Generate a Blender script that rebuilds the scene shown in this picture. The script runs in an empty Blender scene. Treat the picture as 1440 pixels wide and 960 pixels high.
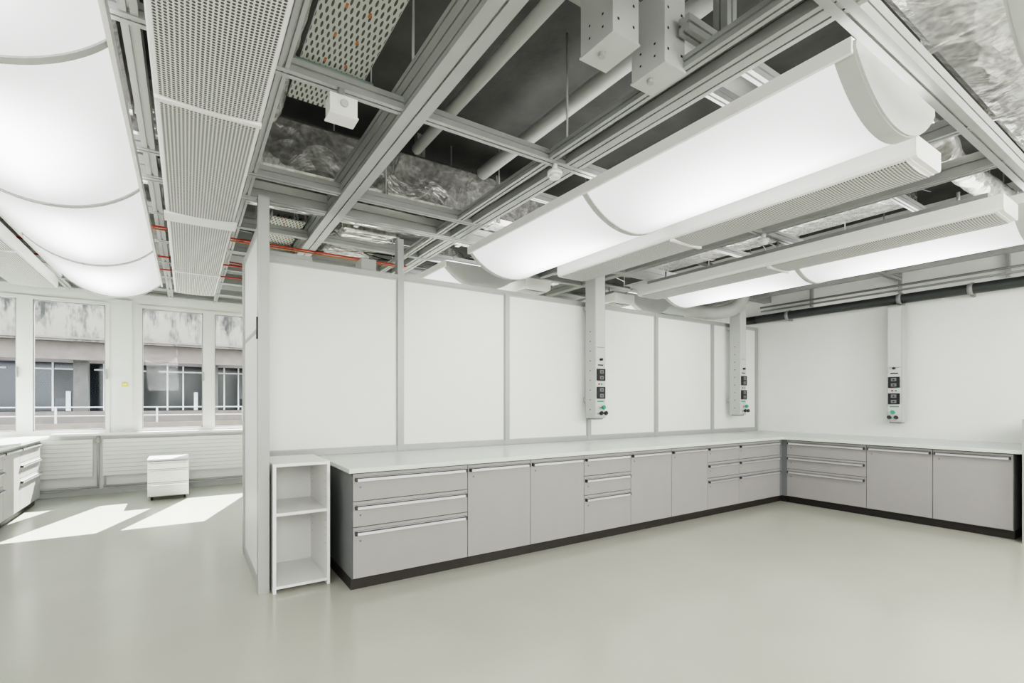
import bpy, bmesh, math, random
from mathutils import Vector, Matrix
random.seed(7)
S = bpy.context.scene
S.view_settings.view_transform = 'Filmic'
S.view_settings.look = 'High Contrast'
S.view_settings.exposure = 0.0

# ------------------------------------------------------------ materials
def nt(name):
    m = bpy.data.materials.new(name); m.use_nodes = True
    t = m.node_tree; b = t.nodes['Principled BSDF']
    return m, t, b
def mth(t, op, a, b=None):
    n = t.nodes.new('ShaderNodeMath'); n.operation = op
    for i, v in enumerate((a, b)):
        if v is None: continue
        if isinstance(v, (int, float)): n.inputs[i].default_value = v
        else: t.links.new(v, n.inputs[i])
    return n.outputs[0]
def mat(name, col, rough=0.5, metal=0.0, var=0.04, scale=6.0, bump=0.0, bscale=40.0, spec=0.5):
    m, t, b = nt(name)
    b.inputs['Roughness'].default_value = rough
    b.inputs['Metallic'].default_value = metal
    b.inputs['Specular IOR Level'].default_value = spec
    tc = t.nodes.new('ShaderNodeTexCoord')
    n = t.nodes.new('ShaderNodeTexNoise'); n.inputs['Scale'].default_value = scale; n.inputs['Detail'].default_value = 5
    t.links.new(tc.outputs['Object'], n.inputs['Vector'])
    r = t.nodes.new('ShaderNodeValToRGB')
    r.color_ramp.elements[0].position = 0.3; r.color_ramp.elements[1].position = 0.7
    r.color_ramp.elements[0].color = (*[c*(1-var) for c in col], 1)
    r.color_ramp.elements[1].color = (*[min(1, c*(1+var)) for c in col], 1)
    t.links.new(n.outputs['Fac'], r.inputs['Fac']); t.links.new(r.outputs['Color'], b.inputs['Base Color'])
    if bump > 0:
        n2 = t.nodes.new('ShaderNodeTexNoise'); n2.inputs['Scale'].default_value = bscale; n2.inputs['Detail'].default_value = 4
        t.links.new(tc.outputs['Object'], n2.inputs['Vector'])
        bp = t.nodes.new('ShaderNodeBump'); bp.inputs['Strength'].default_value = bump; bp.inputs['Distance'].default_value = 0.02
        t.links.new(n2.outputs['Fac'], bp.inputs['Height']); t.links.new(bp.outputs['Normal'], b.inputs['Normal'])
    return m
M = {}
M['wall'] = mat('white_wall_paint', (.87,.875,.86), .6, var=.01)
M['panel'] = mat('white_partition_panel', (.88,.88,.865), .45, var=.008)
M['frame'] = mat('partition_frame_grey', (.44,.45,.44), .4, .2, var=.02)
M['floor'] = mat('grey_linoleum_floor', (.475,.472,.41), .17, var=.035, scale=1.2, bump=.03, bscale=60, spec=.6)
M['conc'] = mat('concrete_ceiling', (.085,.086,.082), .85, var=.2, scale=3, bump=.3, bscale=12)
M['cab'] = mat('cabinet_grey_laminate', (.345,.335,.325), .4, var=.015)
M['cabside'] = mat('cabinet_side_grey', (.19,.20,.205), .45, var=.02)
M['gap'] = mat('cabinet_shadow_gap', (.05,.05,.05), .7)
M['plinth'] = mat('dark_plinth', (.03,.026,.024), .5)
M['top'] = mat('pale_green_worktop', (.66,.71,.66), .25, var=.012)
M['alu'] = mat('aluminium_profile', (.43,.44,.43), .38, .45, var=.04)
M['alud'] = mat('aluminium_groove', (.16,.16,.16), .5, .4)
M['handle'] = mat('brushed_handle', (.75,.76,.78), .28, .7)
M['black'] = mat('black_plastic', (.02,.02,.022), .4)
M['white'] = mat('white_enamel', (.84,.84,.82), .35, var=.01)
M['offw'] = mat('column_cover_grey', (.64,.65,.64), .35, var=.01)
M['lgrey'] = mat('light_grey_housing', (.50,.51,.50), .4, var=.02)
M['rad'] = mat('radiator_recess_white', (.68,.68,.66), .5, var=.01)
M['cgrey'] = mat('cable_grey', (.3,.3,.3), .5)
M['pipe'] = mat('white_pipe', (.44,.45,.43), .5, var=.05)
M['dpipe'] = mat('dark_grey_pipe', (.05,.055,.055), .4)
M['red'] = mat('red_plastic', (.45,.05,.03), .4)
M['orange'] = mat('orange_cable', (.6,.2,.06), .4)
M['green'] = mat('green_plastic', (.05,.35,.2), .4)
M['teal'] = mat('galvanised_teal', (.36,.45,.42), .4, .4)
M['yellow'] = mat('yellow_sticker', (.75,.75,.1), .5)
def extc():
    m, t, b = nt('exterior_weathered_concrete'); b.inputs['Roughness'].default_value=.9
    tc=t.nodes.new('ShaderNodeTexCoord'); mp=t.nodes.new('ShaderNodeMapping'); mp.inputs['Scale'].default_value=(1.6,1,.5)
    t.links.new(tc.outputs['Object'],mp.inputs[0])
    n=t.nodes.new('ShaderNodeTexNoise'); n.inputs['Scale'].default_value=2.4; n.inputs['Detail'].default_value=10; n.inputs['Roughness'].default_value=.75
    t.links.new(mp.outputs[0],n.inputs['Vector'])
    s=t.nodes.new('ShaderNodeSeparateXYZ'); t.links.new(tc.outputs['Object'],s.inputs[0])
    g=mth(t,'MULTIPLY',mth(t,'MAXIMUM',mth(t,'SUBTRACT',s.outputs['Z'],3.35),0.0),.16)
    r=t.nodes.new('ShaderNodeValToRGB'); r.color_ramp.elements[0].position=.34; r.color_ramp.elements[1].position=.50
    r.color_ramp.elements[0].color=(.028,.027,.025,1); r.color_ramp.elements[1].color=(.155,.142,.125,1)
    t.links.new(mth(t,'SUBTRACT',n.outputs['Fac'],g),r.inputs['Fac']); t.links.new(r.outputs['Color'],b.inputs['Base Color'])
    return m
M['extc'] = extc()
M['extp'] = mat('exterior_render_grey', (.13,.112,.102), .9, var=.12)
M['extl'] = mat('exterior_pillar', (.09,.085,.08), .9, var=.1)
M['extg'] = mat('exterior_dark_glass', (.006,.008,.01), .15)
M['blind'] = mat('exterior_blind', (.07,.07,.07), .7)

def foil():
    m, t, b = nt('aluminium_foil_insulation')
    b.inputs['Metallic'].default_value = .8; b.inputs['Roughness'].default_value = .27
    tc = t.nodes.new('ShaderNodeTexCoord')
    n = t.nodes.new('ShaderNodeTexNoise'); n.inputs['Scale'].default_value = 2.5; n.inputs['Detail'].default_value = 4; n.inputs['Distortion'].default_value = .6
    t.links.new(tc.outputs['Object'], n.inputs['Vector'])
    mp=t.nodes.new('ShaderNodeMapping'); mp.inputs['Scale'].default_value=(5,9,6); t.links.new(tc.outputs['Object'],mp.inputs[0])
    ad=t.nodes.new('ShaderNodeVectorMath'); ad.operation='ADD'; t.links.new(mp.outputs[0],ad.inputs[0])
    sc=t.nodes.new('ShaderNodeVectorMath'); sc.operation='SCALE'; sc.inputs['Scale'].default_value=1.6; t.links.new(n.outputs['Color'],sc.inputs[0]); t.links.new(sc.outputs[0],ad.inputs[1])
    v = t.nodes.new('ShaderNodeTexVoronoi'); v.inputs['Scale'].default_value = 1.0
    t.links.new(ad.outputs[0], v.inputs['Vector'])
    n3 = t.nodes.new('ShaderNodeTexNoise'); n3.inputs['Scale'].default_value = 22; n3.inputs['Detail'].default_value = 5
    t.links.new(tc.outputs['Object'], n3.inputs['Vector'])
    s = mth(t, 'ADD', mth(t,'ADD',n.outputs['Fac'], mth(t,'MULTIPLY',v.outputs['Distance'],.35)), mth(t,'MULTIPLY',n3.outputs['Fac'],.05))
    bp = t.nodes.new('ShaderNodeBump'); bp.inputs['Strength'].default_value = .6; bp.inputs['Distance'].default_value = .08
    t.links.new(s, bp.inputs['Height']); t.links.new(bp.outputs['Normal'], b.inputs['Normal'])
    r = t.nodes.new('ShaderNodeValToRGB')
    r.color_ramp.elements[0].position=.35; r.color_ramp.elements[1].position=.62
    r.color_ramp.elements[0].color = (.55,.545,.52,1); r.color_ramp.elements[1].color = (.86,.86,.84,1)
    t.links.new(n3.outputs['Fac'], r.inputs['Fac']); t.links.new(r.outputs['Color'], b.inputs['Base Color'])
    return m
M['foil'] = foil()

def perf(name, px, py, rad, base, hole, stagger=False, slotx=1.0):
    m, t, b = nt(name); b.inputs['Roughness'].default_value = .45
    tc = t.nodes.new('ShaderNodeTexCoord'); s = t.nodes.new('ShaderNodeSeparateXYZ')
    t.links.new(tc.outputs['Object'], s.inputs[0])
    u = mth(t, 'DIVIDE', s.outputs['X'], px); w = mth(t, 'DIVIDE', s.outputs['Y'], py)
    if stagger:
        fl = mth(t, 'FLOOR', w); md = mth(t, 'PINGPONG', fl, 1.0); u = mth(t, 'ADD', u, mth(t, 'MULTIPLY', md, .5))
    fu = mth(t, 'SUBTRACT', mth(t, 'FRACT', u), .5); fw = mth(t, 'SUBTRACT', mth(t, 'FRACT', w), .5)
    fw = mth(t, 'MULTIPLY', fw, slotx)
    d = mth(t, 'SQRT', mth(t, 'ADD', mth(t, 'MULTIPLY', fu, fu), mth(t, 'MULTIPLY', fw, fw)))
    k = mth(t, 'LESS_THAN', d, rad)
    mx = t.nodes.new('ShaderNodeMix'); mx.data_type = 'RGBA'
    mx.inputs['A'].default_value = (*base, 1); mx.inputs['B'].default_value = (*hole, 1)
    t.links.new(k, mx.inputs['Factor']); t.links.new(mx.outputs['Result'], b.inputs['Base Color'])
    return m
M['perf'] = perf('perforated_white_sheet', .0165, .0165, .36, (.70,.70,.68), (.06,.06,.06))
M['tray'] = perf('perforated_tray_sheet', .032, .06, .2, (.66,.67,.63), (.10,.10,.09), True, .45)

LLO, LHI = 1.2, 6.0
def diffuser():
    m, t, b = nt('glowing_opal_diffuser')
    t.nodes.remove(b)
    out = t.nodes['Material Output']
    e = t.nodes.new('ShaderNodeEmission'); e.inputs['Color'].default_value = (1.0,1.0,.985,1)
    tc = t.nodes.new('ShaderNodeTexCoord'); s = t.nodes.new('ShaderNodeSeparateXYZ'); t.links.new(tc.outputs['Object'], s.inputs[0])
    ax = mth(t, 'ABSOLUTE', s.outputs['X'])
    fx = mth(t, 'SUBTRACT', 1.0, mth(t, 'MINIMUM', mth(t, 'DIVIDE', ax, .46), 1.0))
    fx = mth(t, 'POWER', fx, 1.6)
    sy = mth(t, 'SINE', mth(t, 'MULTIPLY', s.outputs['Y'], math.pi/1.75))
    fy = mth(t, 'MULTIPLY', sy, sy)
    f = mth(t, 'MULTIPLY', fx, fy)
    st = mth(t, 'ADD', mth(t, 'MULTIPLY', f, LHI-LLO), LLO)
    t.links.new(st, e.inputs['Strength']); t.links.new(e.outputs[0], out.inputs['Surface'])
    return m
M['diff'] = diffuser()
def emis(name, col, st):
    m, t, b = nt(name); b.inputs['Base Color'].default_value = (*col,1)
    b.inputs['Emission Color'].default_value = (*col,1); b.inputs['Emission Strength'].default_value = st
    return m
M['uplight'] = emis('fixture_uplight_panel', (1,.99,.97), 2.5)
def glass():
    m, t, b = nt('window_glass'); t.nodes.remove(b); out = t.nodes['Material Output']
    tr = t.nodes.new('ShaderNodeBsdfTransparent'); tr.inputs[0].default_value = (.93,.95,.95,1)
    g = t.nodes.new('ShaderNodeBsdfGlossy'); g.inputs['Roughness'].default_value = .02
    mx = t.nodes.new('ShaderNodeMixShader'); mx.inputs[0].default_value = .005
    t.links.new(tr.outputs[0], mx.inputs[1]); t.links.new(g.outputs[0], mx.inputs[2]); t.links.new(mx.outputs[0], out.inputs['Surface'])
    return m
M['glass'] = glass()

# ------------------------------------------------------------ builder
class B:
    def __init__(s, tf=None):
        s.bm = bmesh.new(); s.mats = []; s.tf = tf or (lambda x,y,z:(x,y,z))
    def mi(s, k):
        if k not in s.mats: s.mats.append(k)
        return s.mats.index(k)
    def face(s, vs, k, smooth=False):
        try: f = s.bm.faces.new(vs)
        except ValueError: return
        f.material_index = s.mi(k); f.smooth = smooth
    def box(s, x0,x1,y0,y1,z0,z1, k):
        c = [s.bm.verts.new(s.tf(x,y,z)) for x in (x0,x1) for y in (y0,y1) for z in (z0,z1)]
        for q in ((0,1,3,2),(4,6,7,5),(0,4,5,1),(2,3,7,6),(0,2,6,4),(1,5,7,3)):
            s.face([c[i] for i in q], k)
    def prism(s, pts, axis, a, b, k, smooth=False):
        def P(p, t):
            if axis=='x': return s.tf(t,p[0],p[1])
            if axis=='y': return s.tf(p[0],t,p[1])
            return s.tf(p[0],p[1],t)
        A = [s.bm.verts.new(P(p,a)) for p in pts]; C = [s.bm.verts.new(P(p,b)) for p in pts]
        n = len(pts)
        for i in range(n): s.face([A[i],A[(i+1)%n],C[(i+1)%n],C[i]], k, smooth)
        s.face(A[::-1], k); s.face(C, k)
    def profile(s, axis, a, b, c, z0, w, h, nx=1, nz=1, k='alu', slot=.012, dep=.012):
        pts=[]
        def edge(p, q, n, inward):
            d=((q[0]-p[0]),(q[1]-p[1])); L=math.hypot(*d); d=(d[0]/L,d[1]/L)
            pts.append(p)
            for i in range(n):
                m=L*(i+.5)/n
                for tt,ii in ((m-slot/2,0),(m-slot/2,dep),(m+slot/2,dep),(m+slot/2,0)):
                    pts.append((p[0]+d[0]*tt+inward[0]*ii, p[1]+d[1]*tt+inward[1]*ii))
        if axis=='z': x0,x1,z0,z1=c[0]-w/2,c[0]+w/2,c[1]-h/2,c[1]+h/2
        else: x0,x1,z1=c-w/2,c+w/2,z0+h
        edge((x0,z0),(x1,z0),nx,(0,1)); edge((x1,z0),(x1,z1),nz,(-1,0))
        edge((x1,z1),(x0,z1),nx,(0,-1)); edge((x0,z1),(x0,z0),nz,(1,0))
        s.prism(pts, axis, a, b, k)
    def tube(s, pts, r, k, seg=12, sub=0, ribs=0):
        P=[Vector(p) for p in pts]
        if sub and len(P)>2:
            Q=[]
            for i in range(len(P)-1):
                p0=P[max(i-1,0)];p1=P[i];p2=P[i+1];p3=P[min(i+2,len(P)-1)]
                for j in range(sub):
                    t=j/sub
                    Q.append(.5*((2*p1)+(-p0+p2)*t+(2*p0-5*p1+4*p2-p3)*t*t+(-p0+3*p1-3*p2+p3)*t**3))
            Q.append(P[-1]); P=Q
        rings=[]; up=None
        for i,p in enumerate(P):
            d=(P[min(i+1,len(P)-1)]-P[max(i-1,0)]).normalized()
            if up is None: up=Vector((0,0,1)) if abs(d.z)<.9 else Vector((1,0,0))
            a=d.cross(up).normalized(); up=a.cross(d).normalized()
            rr=r*(1+(ribs*(i%2)))
            rings.append([s.bm.verts.new(s.tf(*(p+rr*(math.cos(t)*a+math.sin(t)*up)))) for t in [2*math.pi*j/seg for j in range(seg)]])
        for i in range(len(rings)-1):
            for j in range(seg): s.face([rings[i][j],rings[i][(j+1)%seg],rings[i+1][(j+1)%seg],rings[i+1][j]],k,True)
        s.face(rings[0][::-1],k); s.face(rings[-1],k)
    def done(s, name, origin=None, bevel=0, smooth=False):
        bm=s.bm; bmesh.ops.recalc_face_normals(bm, faces=bm.faces)
        xs=[v.co for v in bm.verts]
        if origin is None:
            origin=((min(v.x for v in xs)+max(v.x for v in xs))/2,(min(v.y for v in xs)+max(v.y for v in xs))/2,min(v.z for v in xs))
        o=Vector(origin)
        for v in bm.verts: v.co-=o
        me=bpy.data.meshes.new(name); bm.to_mesh(me); bm.free()
        for k in s.mats: me.materials.append(M[k])
        ob=bpy.data.objects.new(name,me); ob.location=o; S.collection.objects.link(ob)
        if bevel:
            md=ob.modifiers.new('bevel','BEVEL'); md.width=bevel; md.segments=2; md.limit_method='ANGLE'
        return ob

XL,XR,YB,YW,ZC = -2.8, 8.15, -3.5, 9.7, 4.0
ZH=ZC-.004
# ------------------------------------------------------------ shell
b=B(); b.box(XL-.2,XR+.2,YB-.2,YW+.15,-.1,0,'floor'); b.done('floor')
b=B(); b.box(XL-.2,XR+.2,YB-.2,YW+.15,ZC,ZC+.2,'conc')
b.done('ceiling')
b=B(); b.box(XL-.2,XL,YB-.2,YW+.15,0,ZC,'wall'); b.done('wall_left')
b=B(); b.box(XR,XR+.2,YB-.2,YW+.15,0,ZC,'wall'); b.done('wall_right')
b=B(); b.box(XL,XR,YB-.2,YB,0,ZC,'wall'); b.done('wall_front')
PER=2.24; pairs=[-2.82+PER*i for i in range(0,5)]
b=B(); sill=.93; head=2.93
b.box(XL,XR,YW,YW+.15,0,sill,'wall'); b.box(XL,XR,YW,YW+.15,head,ZC,'wall')
wins=[]
for p in pairs:
    wins += [(p,p+.81),(p+.98,p+1.79)]
x=XL
for (p,q) in [(pairs[i]-.05,pairs[i]+1.84) for i in range(5)]:
    p=max(p,XL); q=min(q,XR)
    if p>x+.001: b.box(x,p,YW,YW+.15,sill,head,'wall')
    x=q
if x<XR: b.box(x,XR,YW,YW+.15,sill,head,'wall')
for p in pairs[1:]:
    b.box(p-.335,p-.125,YW-.02,YW,sill,head+.05,'wall')
b.done('wall_back')
n=1
for (p,q) in wins:
    if q>XR: continue
    w=B(); z0,z1=sill+.05,head-.05
    l=max(p-.05,XL); r=q+.05
    if p in pairs: r=q+.085
    else: l=p-.085
    w.box(l,p,YW-.01,YW+.08,sill,head,'white'); w.box(q,r,YW-.01,YW+.08,sill,head,'white')
    w.box(p,q,YW-.01,YW+.08,sill,z0,'white'); w.box(p,q,YW-.01,YW+.08,z1,head,'white')
    w.box(p,q,YW+.03,YW+.036,z0,z1,'glass')
    for (a,c) in ((p,p+.012),(q-.012,q)): w.box(a,c,YW+.01,YW+.05,z0,z1,'cgrey')
    for (a,c) in ((z0,z0+.012),(z1-.012,z1)): w.box(p,q,YW+.01,YW+.05,a,c,'cgrey')
    w.box(q-.0,q+.02,YW-.045,YW-.01,1.75,1.9,'alu')
    w.done('window_%d'%n); n+=1
b=B(); b.box(-1.62,XR,YW-.16,YW-.012,.90,.935,'white'); b.done('trim_1',bevel=.004)

# ------------------------------------------------------------ exterior
b=B()
b.box(-14,22,16.6,17.4,2.95,6.0,'extc')
b.box(-14,22,16.55,16.6,3.0,3.05,'extp')
b.box(-14,22,16.9,19,2.5,2.95,'extp')
b.box(-14,22,18.4,18.5,1.1,2.5,'extg')
b.box(-14,22,17.2,17.5,-.5,1.15,'extp')
for i in range(24):
    x=-13+i*1.5
    if i%2: b.box(x,x+.3,17.3,17.6,1.15,2.6,'extl')
    b.box(x+.5,x+.54,18.35,18.4,1.15,2.5,'lgrey'); b.box(x+.9,x+.94,18.35,18.4,1.15,2.5,'lgrey')
    b.box(x+.3,x+1.5,18.36,18.4,2.3,2.34,'lgrey')
    b.box(x+1.2,x+1.3,18.3,18.38,1.15,1.7,'lgrey')
    if i%3==0: b.box(x+.95,x+1.35,18.34,18.36,1.5,2.3,'blind')
b.done('neighbouring_building',origin=(4,17,0))
b=B(); b.box(-14,22,9.9,17.1,-.3,-.1,'extp'); b.done('terrace_ground')
b=B(); b.box(-14,22,12.0,12.15,-.1,1.0,'extp')
for zz in (1.14,1.3): b.tube([(-14,12.07,zz),(22,12.07,zz)],.012,'cgrey',8)
for i in range(24): b.box(-14+i*1.5,-13.97+i*1.5,12.05,12.09,1.0,1.3,'cgrey')
b.done('terrace_railing')

# ------------------------------------------------------------ partition
PY=4.70; PT=2.62
b=B()
xs=[.55,1.778,3.043,4.29,5.572,6.88,8.12]
b.box(.51,XR,PY+.012,PY+.06,.02,PT,'panel')
for i,x in enumerate(xs):
    top = 3.02 if i in (1,) else PT+.03
    b.box(x-.03,x+.03,PY-.01,PY+.075,0,top,'frame')
for z0,z1 in ((PT,PT+.045),(.915,.965),(0,.1)):
    b.box(.51,XR,PY-.006,PY+.07,z0,z1,'frame')
for i in range(len(xs)-1):
    a,c=xs[i]+.03,xs[i+1]-.03
    b.box(a,c,PY+.004,PY+.012,PT-.012,PT,'lgrey'); b.box(a,c,PY+.004,PY+.012,.965,.977,'lgrey')
    b.box(a,a+.01,PY+.004,PY+.012,.977,PT-.012,'lgrey'); b.box(c-.01,c,PY+.004,PY+.012,.977,PT-.012,'lgrey')
b.done('partition_wall')
b=B()
b.box(.45,.505,4.07,5.12,.0,2.66,'panel')
b.box(.435,.509,3.99,4.07,0,2.9,'frame'); b.box(.435,.509,5.12,5.20,0,2.7,'frame')
b.box(.44,.509,4.07,5.12,2.66,2.71,'frame'); b.box(.44,.509,4.07,5.12,0,.08,'frame'); b.box(.446,.509,4.07,5.12,1.93,1.96,'frame')
b.box(.425,.435,4.01,4.03,1.86,2.02,'gap')
b.done('partition_end_panel')
b=B(); b.box(.55,1.0,4.95,5.15,2.5,2.78,'lgrey'); b.box(.6,.62,4.9,5.2,2.78,3.05,'alu')
b.box(1.45,1.6,4.9,5.1,2.5,2.83,'lgrey'); b.box(.515,1.7,5.0,5.1,2.4,2.5,'alu'); b.done('cable_duct_box')

# ------------------------------------------------------------ cabinets
def cabinet(kind, tf, w, depth=1.0):
    c=B(tf)
    c.box(0,w,.022,depth,.09,.875,'cabside')
    c.box(.004,w-.004,.012,.022,.095,.872,'gap')
    c.box(0,w,.055,.075,0,.09,'plinth'); c.box(0,w,.075,depth,0,.09,'plinth')
    g=.003
    def handle(u0,u1,z):
        c.box(u0+.03,u1-.03,-.026,-.020,z-.014,z+.012,'handle')
        c.box(u0+.03,u1-.03,-.026,.0,z+.007,z+.012,'handle')
        for a in (u0+.016,u1-.030): c.box(a,a+.014,-.0265,.0,z-.014,z+.012,'gap')
        c.box(u0+.01,u1-.01,-.001,.0,z+.016,z+.020,'alud')
    def front(u0,u1,z0,z1):
        c.box(u0+g,u1-g,0,.014,z0+g,z1-g,'cab'); handle(u0,u1,z1-.045)
        c.box(u0+.05,u0+.062,-.003,0,z1-.11,z1-.098,'alud')
    if kind=='drawers':
        for z0,z1 in ((.095,.475),(.475,.665),(.665,.872)): front(0,w,z0,z1)
    else:
        front(0,w,.095,.872)
    return c.done('drawer_cabinet' if kind=='drawers' else 'door_cabinet')
YF=3.66
def tmain(x0): return lambda u,v,z:(x0+u,YF+v,z)
units=[('drawers',1.02,1.975),('door',1.975,2.625),('door',2.625,3.275),('drawers',3.275,3.935),('door',3.935,4.595),('door',4.595,5.26),('drawers',5.26,5.915),('drawers',5.915,6.90)]
for k,a,c in units: cabinet(k,tmain(a),c-a)
XF=6.97
def tright(y1): return lambda u,v,z:(XF+v,y1-u,z)
for k,a,c in [('drawers',3.60,2.64),('door',2.64,1.995),('door',1.995,1.35)]: cabinet(k,tright(a),a-c,depth=1.17)
b=B(); b.box(6.90,6.98,3.672,3.80,.09,.875,'cabside'); b.box(6.98,8.13,3.602,4.66,.09,.875,'cabside'); b.box(6.90,7.03,3.72,3.8,0,.09,'plinth'); b.box(7.03,8.1,3.61,4.6,0,.09,'plinth'); b.done('corner_cabinet')
b=B(); b.box(6.93,8.13,1.24,1.27,0,1.22,'white'); b.box(6.90,6.93,1.235,1.275,0,1.23,'frame'); b.done('bench_end_panel')
b=B(); b.prism([(.985,3.625),(6.925,3.625),(6.925,1.275),(8.148,1.275),(8.148,4.688),(.985,4.688)],'z',.878,.914,'top')
b.done('worktop',bevel=.004)
def tleft(y0): return lambda u,v,z:(-1.67-v,y0+u,z)
y=4.6
for k,w in (('door',.66),('drawers',.66),('door',.66),('drawers',.97),('door',.66),('drawers',.97)):
    if y+w>9.5: w=9.5-y
    cabinet(k,tleft(y),w,depth=1.1); y+=w
b=B(); b.box(-2.79,-1.63,4.57,9.53,.878,.914,'top'); b.done('worktop.001',bevel=.004)

# ------------------------------------------------------------ open shelf
b=B(); x0,x1,y0,y1,H=.525,.925,3.94,4.55,.945
b.box(x0,x0+.022,y0,y1,0,H-.022,'white'); b.box(x1-.022,x1,y0,y1,0,H-.022,'white')
b.box(x0,x1,y0,y1,H-.022,H,'white'); b.box(x0+.022,x1-.022,y0,y1,.03,.05,'white')
b.box(x0+.022,x1-.022,y0+.01,y1,.56,.582,'white'); b.box(x0+.022,x1-.022,y1-.012,y1,.0,H-.022,'white')
for zz in (.3,.36,.42,.48,.66,.72,.78,.84):
    for yy in (4.0,4.45): b.box(x1-.0235,x1-.022,yy,yy+.006,zz,zz+.006,'gap')
b.done('open_shelf_unit',bevel=.002)

# ------------------------------------------------------------ lights
def fill_light(x,y,z,sx,sy,p,tilt,name='added_fill_light'):  # unseen fill light added behind the camera, tilted to brighten the partition and walls
    l=bpy.data.lights.new(name,'AREA'); l.shape='RECTANGLE'; l.size=sx; l.size_y=sy; l.energy=p; l.color=(1,.99,.96)
    o=bpy.data.objects.new(name,l); o.location=(x,y,z); o.rotation_euler=(math.radians(tilt),0,0); S.collection.objects.link(o)
def curved_light(xl,xr,y0,nsec,name='curved_ceiling_light'):
    L=1.75; xc=(xl+xr)/2; Z=2.95; s=.22; hw=(xr-xl)/2
    R=(hw*hw+s*s)/(2*s); ha=math.asin(hw/R); y1=y0+L*nsec
    c=B(); N=28
    def arc(off=0):
        return [(xc+(R+off)*math.sin(-ha+2*ha*i/N), Z+R-s-(R+off)*math.cos(-ha+2*ha*i/N)) for i in range(N+1)]
    def sheet(pts,a,bb,k):
        A=[c.bm.verts.new((p[0],a,p[1])) for p in pts]; C=[c.bm.verts.new((p[0],bb,p[1])) for p in pts]
        for i in range(N): c.face([A[i],A[i+1],C[i+1],C[i]],k,True)
    def band(a,bb,k):
        p=arc(.008); q=arc(-.004)
        pts=p+q[::-1]; c.prism(pts,'y',a,bb,k)
    sheet(arc(),y0,y1,'diff')
    band(y0,y0+.08,'lgrey'); band(y1-.04,y1,'lgrey')
    for i in range(1,nsec): band(y0+L*i-.024,y0+L*i+.024,'lgrey')
    cap=arc(.004)+[(xc+hw,Z+.03),(xc-hw,Z+.03)]
    c.prism(cap,'y',y0-.012,y0,'lgrey'); c.prism(cap,'y',y1,y1+.012,'lgrey')
    for sx in (-1,1):
        xx=xc+sx*hw; c.box(min(xx,xx+sx*.02),max(xx,xx+sx*.02),y0,y1,Z-.03,Z+.04,'white')
    c.box(xl,xr,y0,y1,Z+.03,Z+.04,'uplight')
    for i in range(nsec+1):
        yy=min(max(y0+L*i,y0+.05),y1-.05)
        for xx in (xl+.12,xr-.12): c.tube([(xx,yy,Z+.04),(xx,yy,3.06)],.012,'alu',8)
    return c.done(name,origin=(xc,y0,Z))
curved_light(-1.25,-.28,.97,4)
curved_light(2.43,3.38,.97,2)
curved_light(5.33,6.30,.97,2)
curved_light(2.43,3.38,5.0,2)
curved_light(5.33,6.30,5.0,2)
curved_light(-1.25,-.28,-3.0,2)
curved_light(2.43,3.38,-3.0,2)
curved_light(5.33,6.30,-3.0,2)
fill_light(-.7,-1.6,2.62,.9,2.6,175,38)
fill_light(2.9,-1.6,2.62,.9,2.6,165,38)
fill_light(5.8,-1.6,2.62,.9,2.6,165,38)

def chilled_beam(xl,xr,y0,y1,z0=2.775,z1=2.90,wide=None):
    c=B(); r=.03
    pts=[(xl+r,z0),(xr-r,z0),(xr-.008,z0+.01),(xr,z0+r),(xr,z1),(xl,z1),(xl,z0+r),(xl+.008,z0+.01)]
    c.prism(pts,'y',y0+.03,y1-.03,'white')
    e=[(x*.99+.01*(xl+xr)/2, z+.004) for x,z in pts]
    c.prism(e,'y',y0,y0+.03,'white'); c.prism(e,'y',y1-.03,y1,'white')
    joints=[j for j in (2.72,4.47,6.22) if y0+.2<j<y1-.2]
    st=[y0+.05]+[j+.02 for j in joints]; en=[j-.02 for j in joints]+[y1-.05]
    for a,bb in zip(st,en): 
        pp=[(xl+.022+(xr-xl-.044)*i/10, z0-.003-.012*math.sin(math.pi*i/10)) for i in range(11)]
        c.prism(pp+[(xr-.022,z0+.001),(xl+.022,z0+.001)],'y',a,bb,'perf')
    for j in joints:
        c.box(xl+.005,xr-.005,j-.015,j+.015,z0-.018,z0,'white')
    if wide: c.box(xl-.01,xr+.01,wide-.09,wide+.09,z0-.02,z0,'white')
    c.box(xl+.08,xr-.08,y0+.1,y1-.1,z1,z1+.06,'alu')
    for yy in (y0+.3,(y0+y1)/2,y1-.3):
        c.tube([((xl+xr)/2,yy,z1+.05),((xl+xr)/2,yy,3.06)],.012,'alu',8)
    return c.done('chilled_beam')
chilled_beam(-.125,.315,.5,7.5,wide=4.4)
chilled_beam(3.41,3.81,1.05,4.25)
chilled_beam(4.90,5.30,1.0,4.45)
chilled_beam(-1.72,-1.29,.9,8.0)
chilled_beam(3.41,3.79,4.85,8.3)
chilled_beam(4.90,5.29,4.85,8.3)

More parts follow.
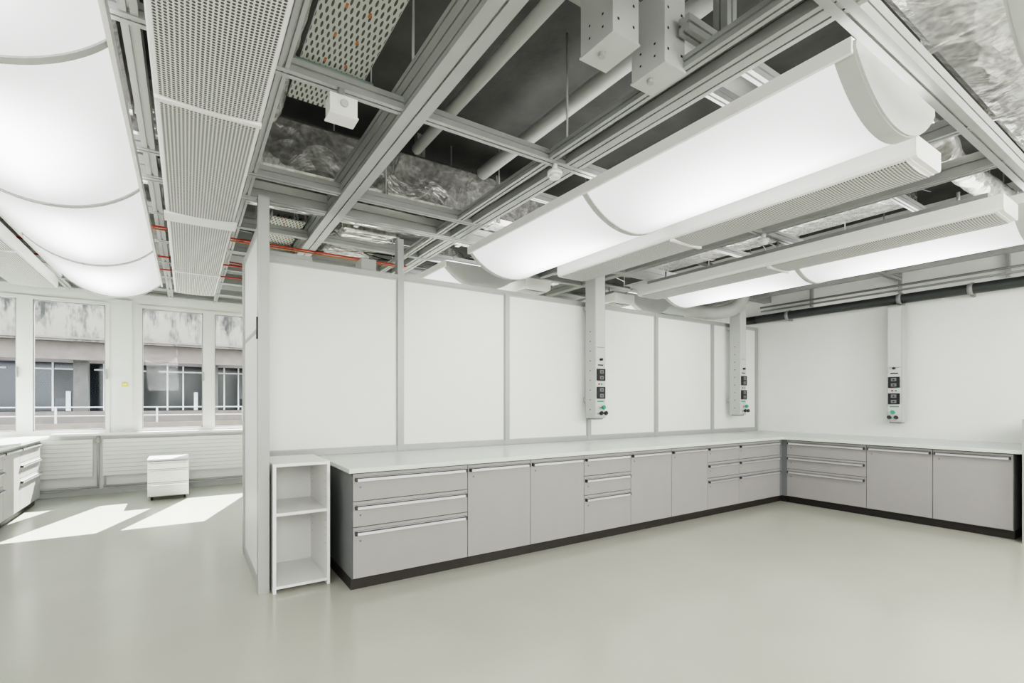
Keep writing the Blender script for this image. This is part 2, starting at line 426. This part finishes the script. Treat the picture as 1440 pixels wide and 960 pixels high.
# ------------------------------------------------------------ aluminium grid
b=B(); Z=3.05
b.profile('y',-3.3,9.6,1.09,Z-.02,.14,.22,1,3)
for x,w,h,nn,ya in ((-2.5,.09,.1,1,-3.3),(-1.42,.09,.1,1,-3.3),(-.205,.07,.1,1,-3.3),(.40,.05,.07,1,-3.3),(2.27,.14,.12,2,-3.3),(2.08,.06,.06,1,-3.3),(3.95,.07,.1,1,.93),(4.72,.10,.12,2,.93),(6.5,.12,.12,2,.93),(7.6,.07,.1,1,.93)):
    b.profile('y',ya,9.6,x,Z+.001*(x%.7),w,h,nn,1)
for y,w,h,xa,xb in ((-1.5,.09,.1,-2.75,8.1),(.955,.09,.12,-2.75,8.1),(2.68,.07,.07,-2.75,8.1),(4.02,.07,.08,-2.75,2.3),(4.50,.12,.14,-2.75,8.1),(5.3,.06,.08,-2.75,8.1),(6.2,.1,.1,-2.75,8.1),(7.1,.06,.08,-2.75,8.1),(7.95,.12,.14,-2.75,8.1),(8.8,.07,.08,-2.75,8.1),(9.45,.07,.08,-2.75,8.1)):
    b.profile('x',xa,xb,y,Z-.004,w,h,2 if w>.1 else 1,1)
for x in (-2.5,-1.42,-.205,1.09,2.24,3.95,4.72,6.5,7.6):
    for y in (-1.5,2.68,4.5,6.2,7.95):
        b.tube([(x,y,Z+.05),(x,y,ZH)],.008,'lgrey',6)
for x,y in ((2.30,1.50),(4.72,2.1),(1.9,4.5),(5.0,4.5)):
    b.profile('z',Z+.06,ZH,(x,y),0,.08,.08,1,1)
b.profile('x',2.0,3.9,1.52,Z+.13,.06,.08)
b.profile('x',2.3,8.1,1.75,Z+.13,.05,.07); b.profile('x',2.3,8.1,3.5,Z+.13,.05,.07)
b.box(2.36,2.42,1.15,4.4,Z+.06,Z+.1,'alu')
b.done('overhead_aluminium_frame')

# ------------------------------------------------------------ ducts & pipes
def duct(x0,x1,y0,y1,z0,z1,axis='x',k='foil'):
    d=B(); r=.04
    L=(x1-x0) if axis=='x' else (y1-y0)
    if axis=='x': p=[(y0+r,z0),(y1-r,z0),(y1,z0+r),(y1,z1-r),(y1-r,z1),(y0+r,z1),(y0,z1-r),(y0,z0+r)]; d.prism(p,'x',x0,x1,k)
    else: p=[(x0+r,z0),(x1-r,z0),(x1,z0+r),(x1,z1-r),(x1-r,z1),(x0+r,z1),(x0,z1-r),(x0,z0+r)]; d.prism(p,'y',y0,y1,k)
    n=max(1,int(L/1.1))
    for i in range(n+1):
        t=(x0 if axis=='x' else y0)+.03+(L-.06)*i/n
        if axis=='x': d.box(t-.025,t+.025,y0-.006,y1+.006,z0-.006,z1+.006,'foil')
        else: d.box(x0-.006,x1+.006,t-.025,t+.025,z0-.006,z1+.006,'foil')
        if axis=='x':
            for yy in (y0-.02,y1+.02): d.tube([(t,yy,z0),(t,yy,ZH)],.006,'lgrey',6)
        else:
            for xx in (x0-.02,x1+.02): d.tube([(xx,t,z0),(xx,t,ZH)],.006,'lgrey',6)
    return d.done('insulated_air_duct')
duct(2.2,8.1,-1.1,1.0,3.32,3.8)
duct(-.9,3.8,4.2,5.1,3.20,3.66)
duct(-.95,-.3,1.6,4.1,3.30,3.75,'y')
duct(4.1,5.3,5.6,6.4,3.3,3.75)
duct(1.4,2.0,5.3,9.3,3.25,3.7,'y')
duct(5.4,6.2,1.9,5.4,3.4,3.8,'y')
def pipe(pts,r,k='pipe',sub=6,name='overhead_pipe',ribs=0):
    d=B(); d.tube(pts,r,k,20,sub,ribs)
    return d.done(name)
pipe([(1.72,1.95,3.66),(1.72,4.15,3.66)],.045)
pipe([(2.40,1.6,3.62),(2.40,4.15,3.62)],.06)
pipe([(1.0,2.15,3.80),(3.2,2.15,3.80),(3.9,2.15,3.80)],.085,sub=1)
pipe([(2.9,1.1,3.62),(2.9,4.15,3.62)],.05)
pipe([(.42,1.2,3.40),(.42,3.0,3.40),(.42,3.7,3.38),(.2,4.05,3.45)],.10,'foil',16,'flexible_duct',.06)
pipe([(6.3,5.5,3.0),(6.6,4.98,2.86),(6.85,4.6,2.78),(7.0,4.32,2.9),(7.02,4.2,3.4)],.10,'pipe',8,'flexible_duct',.04)
pipe([(4.2,1.8,3.3),(4.3,2.2,3.35),(4.25,4.1,3.32)],.11,'foil',12,'flexible_duct',.05)
pipe([(4.0,1.3,3.28),(4.5,1.25,3.26),(5.2,1.35,3.32),(6.4,1.3,3.3)],.09,'foil',12,'flexible_duct',.05)
pipe([(2.7,5.5,3.2),(3.6,6.2,3.25),(4.0,7.0,3.2),(5.2,7.0,3.2)],.10,'foil',12,'flexible_duct',.05)
for yy,zz,rr in ((5.5,3.9,.04),(6.6,3.85,.05),(7.5,3.85,.05),(8.4,3.8,.04)):
    pipe([(-2.7,yy,zz),(8.0,yy,zz)],rr,sub=0,k='pipe')
for yy,k,rr in ((5.62,'red',.009),(5.70,'orange',.007),(6.75,'red',.01),(7.4,'red',.009)):
    pipe([(-2.7,yy,3.025),(2.2,yy,3.025)],rr,k,0,'sprinkler_pipe')

b=B(); b.tube([(8.02,-3,2.785),(8.02,4.4,2.785),(8.02,4.64,2.785)],.064,'dpipe',20,4)
for yy in (.3,1.9,2.62,4.1):
    b.tube([(8.02,yy,2.785),(8.02,yy+.05,2.785)],.072,'cgrey',16); b.box(8.06,8.15,yy+.01,yy+.04,2.70,2.87,'cgrey')
b.tube([(8.06,-3,2.98),(8.06,4.6,2.98)],.015,'cgrey',10); b.tube([(8.08,-3,2.92),(8.08,4.6,2.92)],.014,'pipe',10)
b.done('wall_pipe')
b=B(); b.tube([(8.08,1.2,3.2),(8.08,4.65,3.2)],.03,'alu',12)
for yy in (1.6,2.66,3.8): b.box(8.09,8.15,yy,yy+.03,2.88,3.24,'alu')
b.done('wall_conduit')

def tray(x0,x1,y0,y1,z):
    c=B(); c.box(x0,x1,y0,y1,z,z+.004,'tray'); c.box(x0-.004,x0,y0,y1,z,z+.06,'lgrey'); c.box(x1,x1+.004,y0,y1,z,z+.06,'lgrey')
    for i in range(5):
        xx=x0+.05+i*(x1-x0-.1)/4
        c.tube([(xx,y0,z+.02),(xx+.01,(y0+y1)/2,z+.02),(xx,y1,z+.02)],.009,random.choice(['black','lgrey','red','white']),6,4)
    yy=y0+.15
    while yy<y1-.2:   # orange cable tags dangling through the slots
        for xx in (x0+.12,x0+.24): c.box(xx,xx+.012,yy,yy+.03,z-.006,z,'orange')
        yy+=.24
    c.box(x0-.06,x1+.06,y1-.45,y1-.41,z-.045,z,'teal'); c.box(x0-.06,x1+.06,y0+.3,y0+.34,z-.045,z,'teal')
    for yy in (y0+.32,y1-.43):
        for xx in (x0-.05,x1+.05): c.tube([(xx,yy,z-.03),(xx,yy,ZH)],.006,'lgrey',6)
    c.done('cable_tray')
tray(.57,.95,1.0,3.6,3.46)
tray(.70,1.0,5.25,6.6,3.2)
tray(-2.3,-1.9,1.0,8,3.3)
tray(7.0,7.4,1.2,4.1,3.3)
b=B()
for i in range(60):
    x=random.uniform(-2.4,7.8); y=random.choice([random.uniform(5.2,9.2),random.uniform(5.2,6.5),random.uniform(1.2,4.3) if x>3.9 else random.uniform(5.3,9)])
    k=random.choice(['black','cgrey','lgrey','dpipe','black','cgrey','black','red' if i%3==0 else 'black'])
    p=[(x,y,3.22)]
    for j in range(4):
        px,py,_=p[-1]; p.append((min(max(px+random.uniform(-.6,.7),-2.6),8.0),min(max(py+random.uniform(-.2,.3),1.3),9.5),random.uniform(3.17,3.3)))
    b.tube(p,random.choice([.007,.01,.014]),k,6,6)
b.done('overhead_cables')

def pbox(x,y,z0,z1,w=.20,d=.20):
    c=B(); c.box(x-w/2,x+w/2,y-d/2,y+d/2,z0,z1,'lgrey'); c.box(x-w/2-.005,x+w/2+.005,y-d/2-.005,y+d/2+.005,z0-.01,z0,'lgrey')
    for dx in (-.05,.05):
        for dz in (.06,.16,.26):
            c.box(x+dx-.006,x+dx+.006,y-d/2-.002,y-d/2,z0+dz,z0+dz+.012,'black')
    for dy in (-.045,.045):
        for dz in (.05,.11):
            c.box(x-w/2-.002,x-w/2,y+dy-.005,y+dy+.005,z0+dz,z0+dz+.01,'black')
    c.tube([(x-.03,y+.02,z0-.01),(x-.03,y+.02,z0-.03)],.018,'alu',12)
    c.box(x-.03,x+.03,y-.03,y+.03,z1,ZH,'alu')
    return c.done('ceiling_power_box',bevel=.004)
pbox(1.71,1.73,3.10,3.6,.17,.22); pbox(1.99,1.67,3.04,3.42,.15,.21)
c=B(); c.box(.61,.75,2.60,2.70,2.885,2.985,'white'); c.box(.605,.755,2.595,2.705,2.877,2.887,'white'); c.tube([(.68,2.66,2.985),(.68,2.66,3.045)],.02,'alu',10); c.tube([(.68,2.6,2.94),(.68,2.585,2.94)],.02,'lgrey',12); c.done('junction_box',bevel=.003)
def smoke(x,y,z=3.045):
    c=B(); c.tube([(x,y,z),(x,y,z-.05)],.02,'white',12); c.tube([(x,y,z-.05),(x,y,z-.075)],.052,'white',20); c.tube([(x,y,z-.075),(x,y,z-.095)],.038,'white',20); c.done('smoke_detector')
smoke(2.13,2.68); smoke(4.72,2.66)

# ------------------------------------------------------------ service columns
def column(tf,z0,z1,w=.17,d=.17):
    c=B(tf)
    c.box(0,w,0,d,z0,z1,'lgrey'); c.box(.012,w-.012,-.006,0,z0+.02,z1-.02,'offw')
    c.box(w*.12,w*.88,-.012,-.006,z0+.47*(z1-z0),z0+.47*(z1-z0)+.004,'alud')
    for zz in (.24,.46):
        c.box(.022,w-.022,-.03,-.006,z0+zz,z0+zz+.145,'black')
        for q in (.037,.108):
            c.box(w*.32,w*.68,-.034,-.03,z0+zz+q-.022,z0+zz+q+.022,'cabside')
            c.box(w*.44,w*.56,-.036,-.034,z0+zz+q-.01,z0+zz+q+.006,'black')
    c.box(w*.25,w*.75,-.012,-.006,z0+.645,z0+.66,'black')
    c.box(w*.3,w*.42,-.012,-.006,z0+.41,z0+.43,'red'); c.box(w*.55,w*.67,-.012,-.006,z0+.41,z0+.43,'green')
    c.box(w*.2,w*.8,-.010,-.006,z0+.20,z0+.215,'green')
    for q,k,hz in ((.28,'black',.06),(.72,'black',.06),(.5,'green',.13)):
        u=w*q
        c.tube([(u,-.006,z0+hz),(u,-.05,z0+hz),(u,-.07,z0+hz-.025)],.011,'alu',10,3)
        c.tube([(u,-.05,z0+hz),(u,-.078,z0+hz+.01)],.024,k,12)
    c.tube([(w*.5,-.006,z0+.72),(w*.5,-.04,z0+.72)],.016,'black',10)
    for i in range(9):
        zz=z0+.1+i*.12; c.box(-.002,0,d*.45,d*.55,zz,zz+.012,'black')
    c.box(.02,w-.02,.02,d-.02,z0-.015,z0,'cabside')
    c.box(w*.2,w*.8,d,d+.075,z0+.2,z0+.25,'alu'); c.box(w*.2,w*.8,d,d+.075,z1-.5,z1-.45,'alu')
    return c.done('service_column',bevel=.002)
column(lambda u,v,z:(4.15+u,4.44+v,z),1.20,3.045)
column(lambda u,v,z:(7.20+u,4.44+v,z),1.20,3.045)
column(lambda u,v,z:(7.90+v,2.75-u,z),1.13,2.68)

# ------------------------------------------------------------ window side items
def radiator(x0,x1,z0=.28,z1=.84):
    c=B(); y1=YW-.03
    c.box(x0,x1,y1-.035,y1,z0,z1,'rad'); n=9
    for i in range(n):
        a=z0+(z1-z0)*i/n; c.box(x0,x1,y1-.046,y1-.035,a+.004,a+(z1-z0)/n-.004,'white')
    for xx in (x0+.1,x1-.15): c.box(xx,xx+.05,y1,YW-.001,z0+.1,z0+.2,'white'); 
    c.tube([(x1+.06,y1-.02,.1),(x1+.06,y1-.02,z1)],.016,'pipe',8); c.tube([(x1+.06,y1-.02,z1-.02),(x1-.01,y1-.02,z1-.02)],.014,'pipe',8)
    c.tube([(x1+.06,y1-.02,z1-.06),(x1+.06,y1-.02,z1+.04)],.026,'lgrey',12)
    c.tube([(x0,y1-.02,.12),(x1+.06,y1-.02,.12)],.018,'pipe',8); c.tube([(x0+.02,y1-.02,.12),(x0+.02,y1-.02,z0)],.014,'pipe',8)
    return c.done('radiator')
radiator(-2.2,-1.17); radiator(-1.05,1.3); radiator(1.6,4.0)
b=B(); b.box(XL,XR,YW-.015,YW,0,.08,'lgrey'); b.done('baseboard_back')
b=B(); b.box(XR-.015,XR,-3.45,1.2,0,.08,'lgrey'); b.done('baseboard_right')
b=B(); x0,x1,y0,y1=-.46,.03,8.62,9.22
b.box(x0,x1,y0+.02,y1,.05,.56,'white'); b.box(x0-.004,x1+.004,y0-.004,y1+.004,.56,.585,'lgrey'); b.box(x0+.01,x1-.01,y0+.012,y0+.02,.055,.555,'gap')
for z0,z1 in ((.06,.25),(.255,.44),(.445,.55)):
    b.box(x0+.003,x1-.003,y0,y0+.014,z0,z1,'white'); b.box(x0+.03,x1-.03,y0-.018,y0-.012,z1-.045,z1-.025,'handle'); b.box(x0+.03,x1-.03,y0-.018,y0,z1-.028,z1-.024,'handle')
for xx in (x0+.05,x1-.05):
    for yy in (y0+.06,y1-.05): b.tube([(xx-.012,yy,.026),(xx+.012,yy,.026)],.026,'black',14); b.box(xx-.01,xx+.01,yy-.01,yy+.01,.03,.055,'alud')
b.done('mobile_pedestal',bevel=.002)
b=B(); b.box(-.83,-.76,YW-.035,YW-.0205,1.64,1.70,'yellow'); b.box(-.82,-.77,YW-.037,YW-.035,1.655,1.685,'white'); b.done('wall_sticker')

# ------------------------------------------------------------ light
w=bpy.data.worlds.new('World'); S.world=w; w.use_nodes=True
bg=w.node_tree.nodes['Background']; bg.inputs['Color'].default_value=(.90,.95,1,1); bg.inputs['Strength'].default_value=8.5
sl=bpy.data.lights.new('sun','SUN'); sl.energy=34; sl.angle=.006; sl.color=(1,.97,.92)
so=bpy.data.objects.new('sun',sl); S.collection.objects.link(so); so.location=(3,14,12)
so.rotation_euler=Vector((-.35,-1,-.97)).to_track_quat('-Z','Y').to_euler()

# ------------------------------------------------------------ camera
cd=bpy.data.cameras.new('camera'); cd.sensor_width=36; cd.lens=36*692/1440; cd.shift_y=85/1440; cd.clip_start=.05
co=bpy.data.objects.new('camera',cd); S.collection.objects.link(co)
co.location=(0,0,1.4); co.rotation_euler=(math.radians(90),0,-math.atan2(.552,.834))
S.camera=co
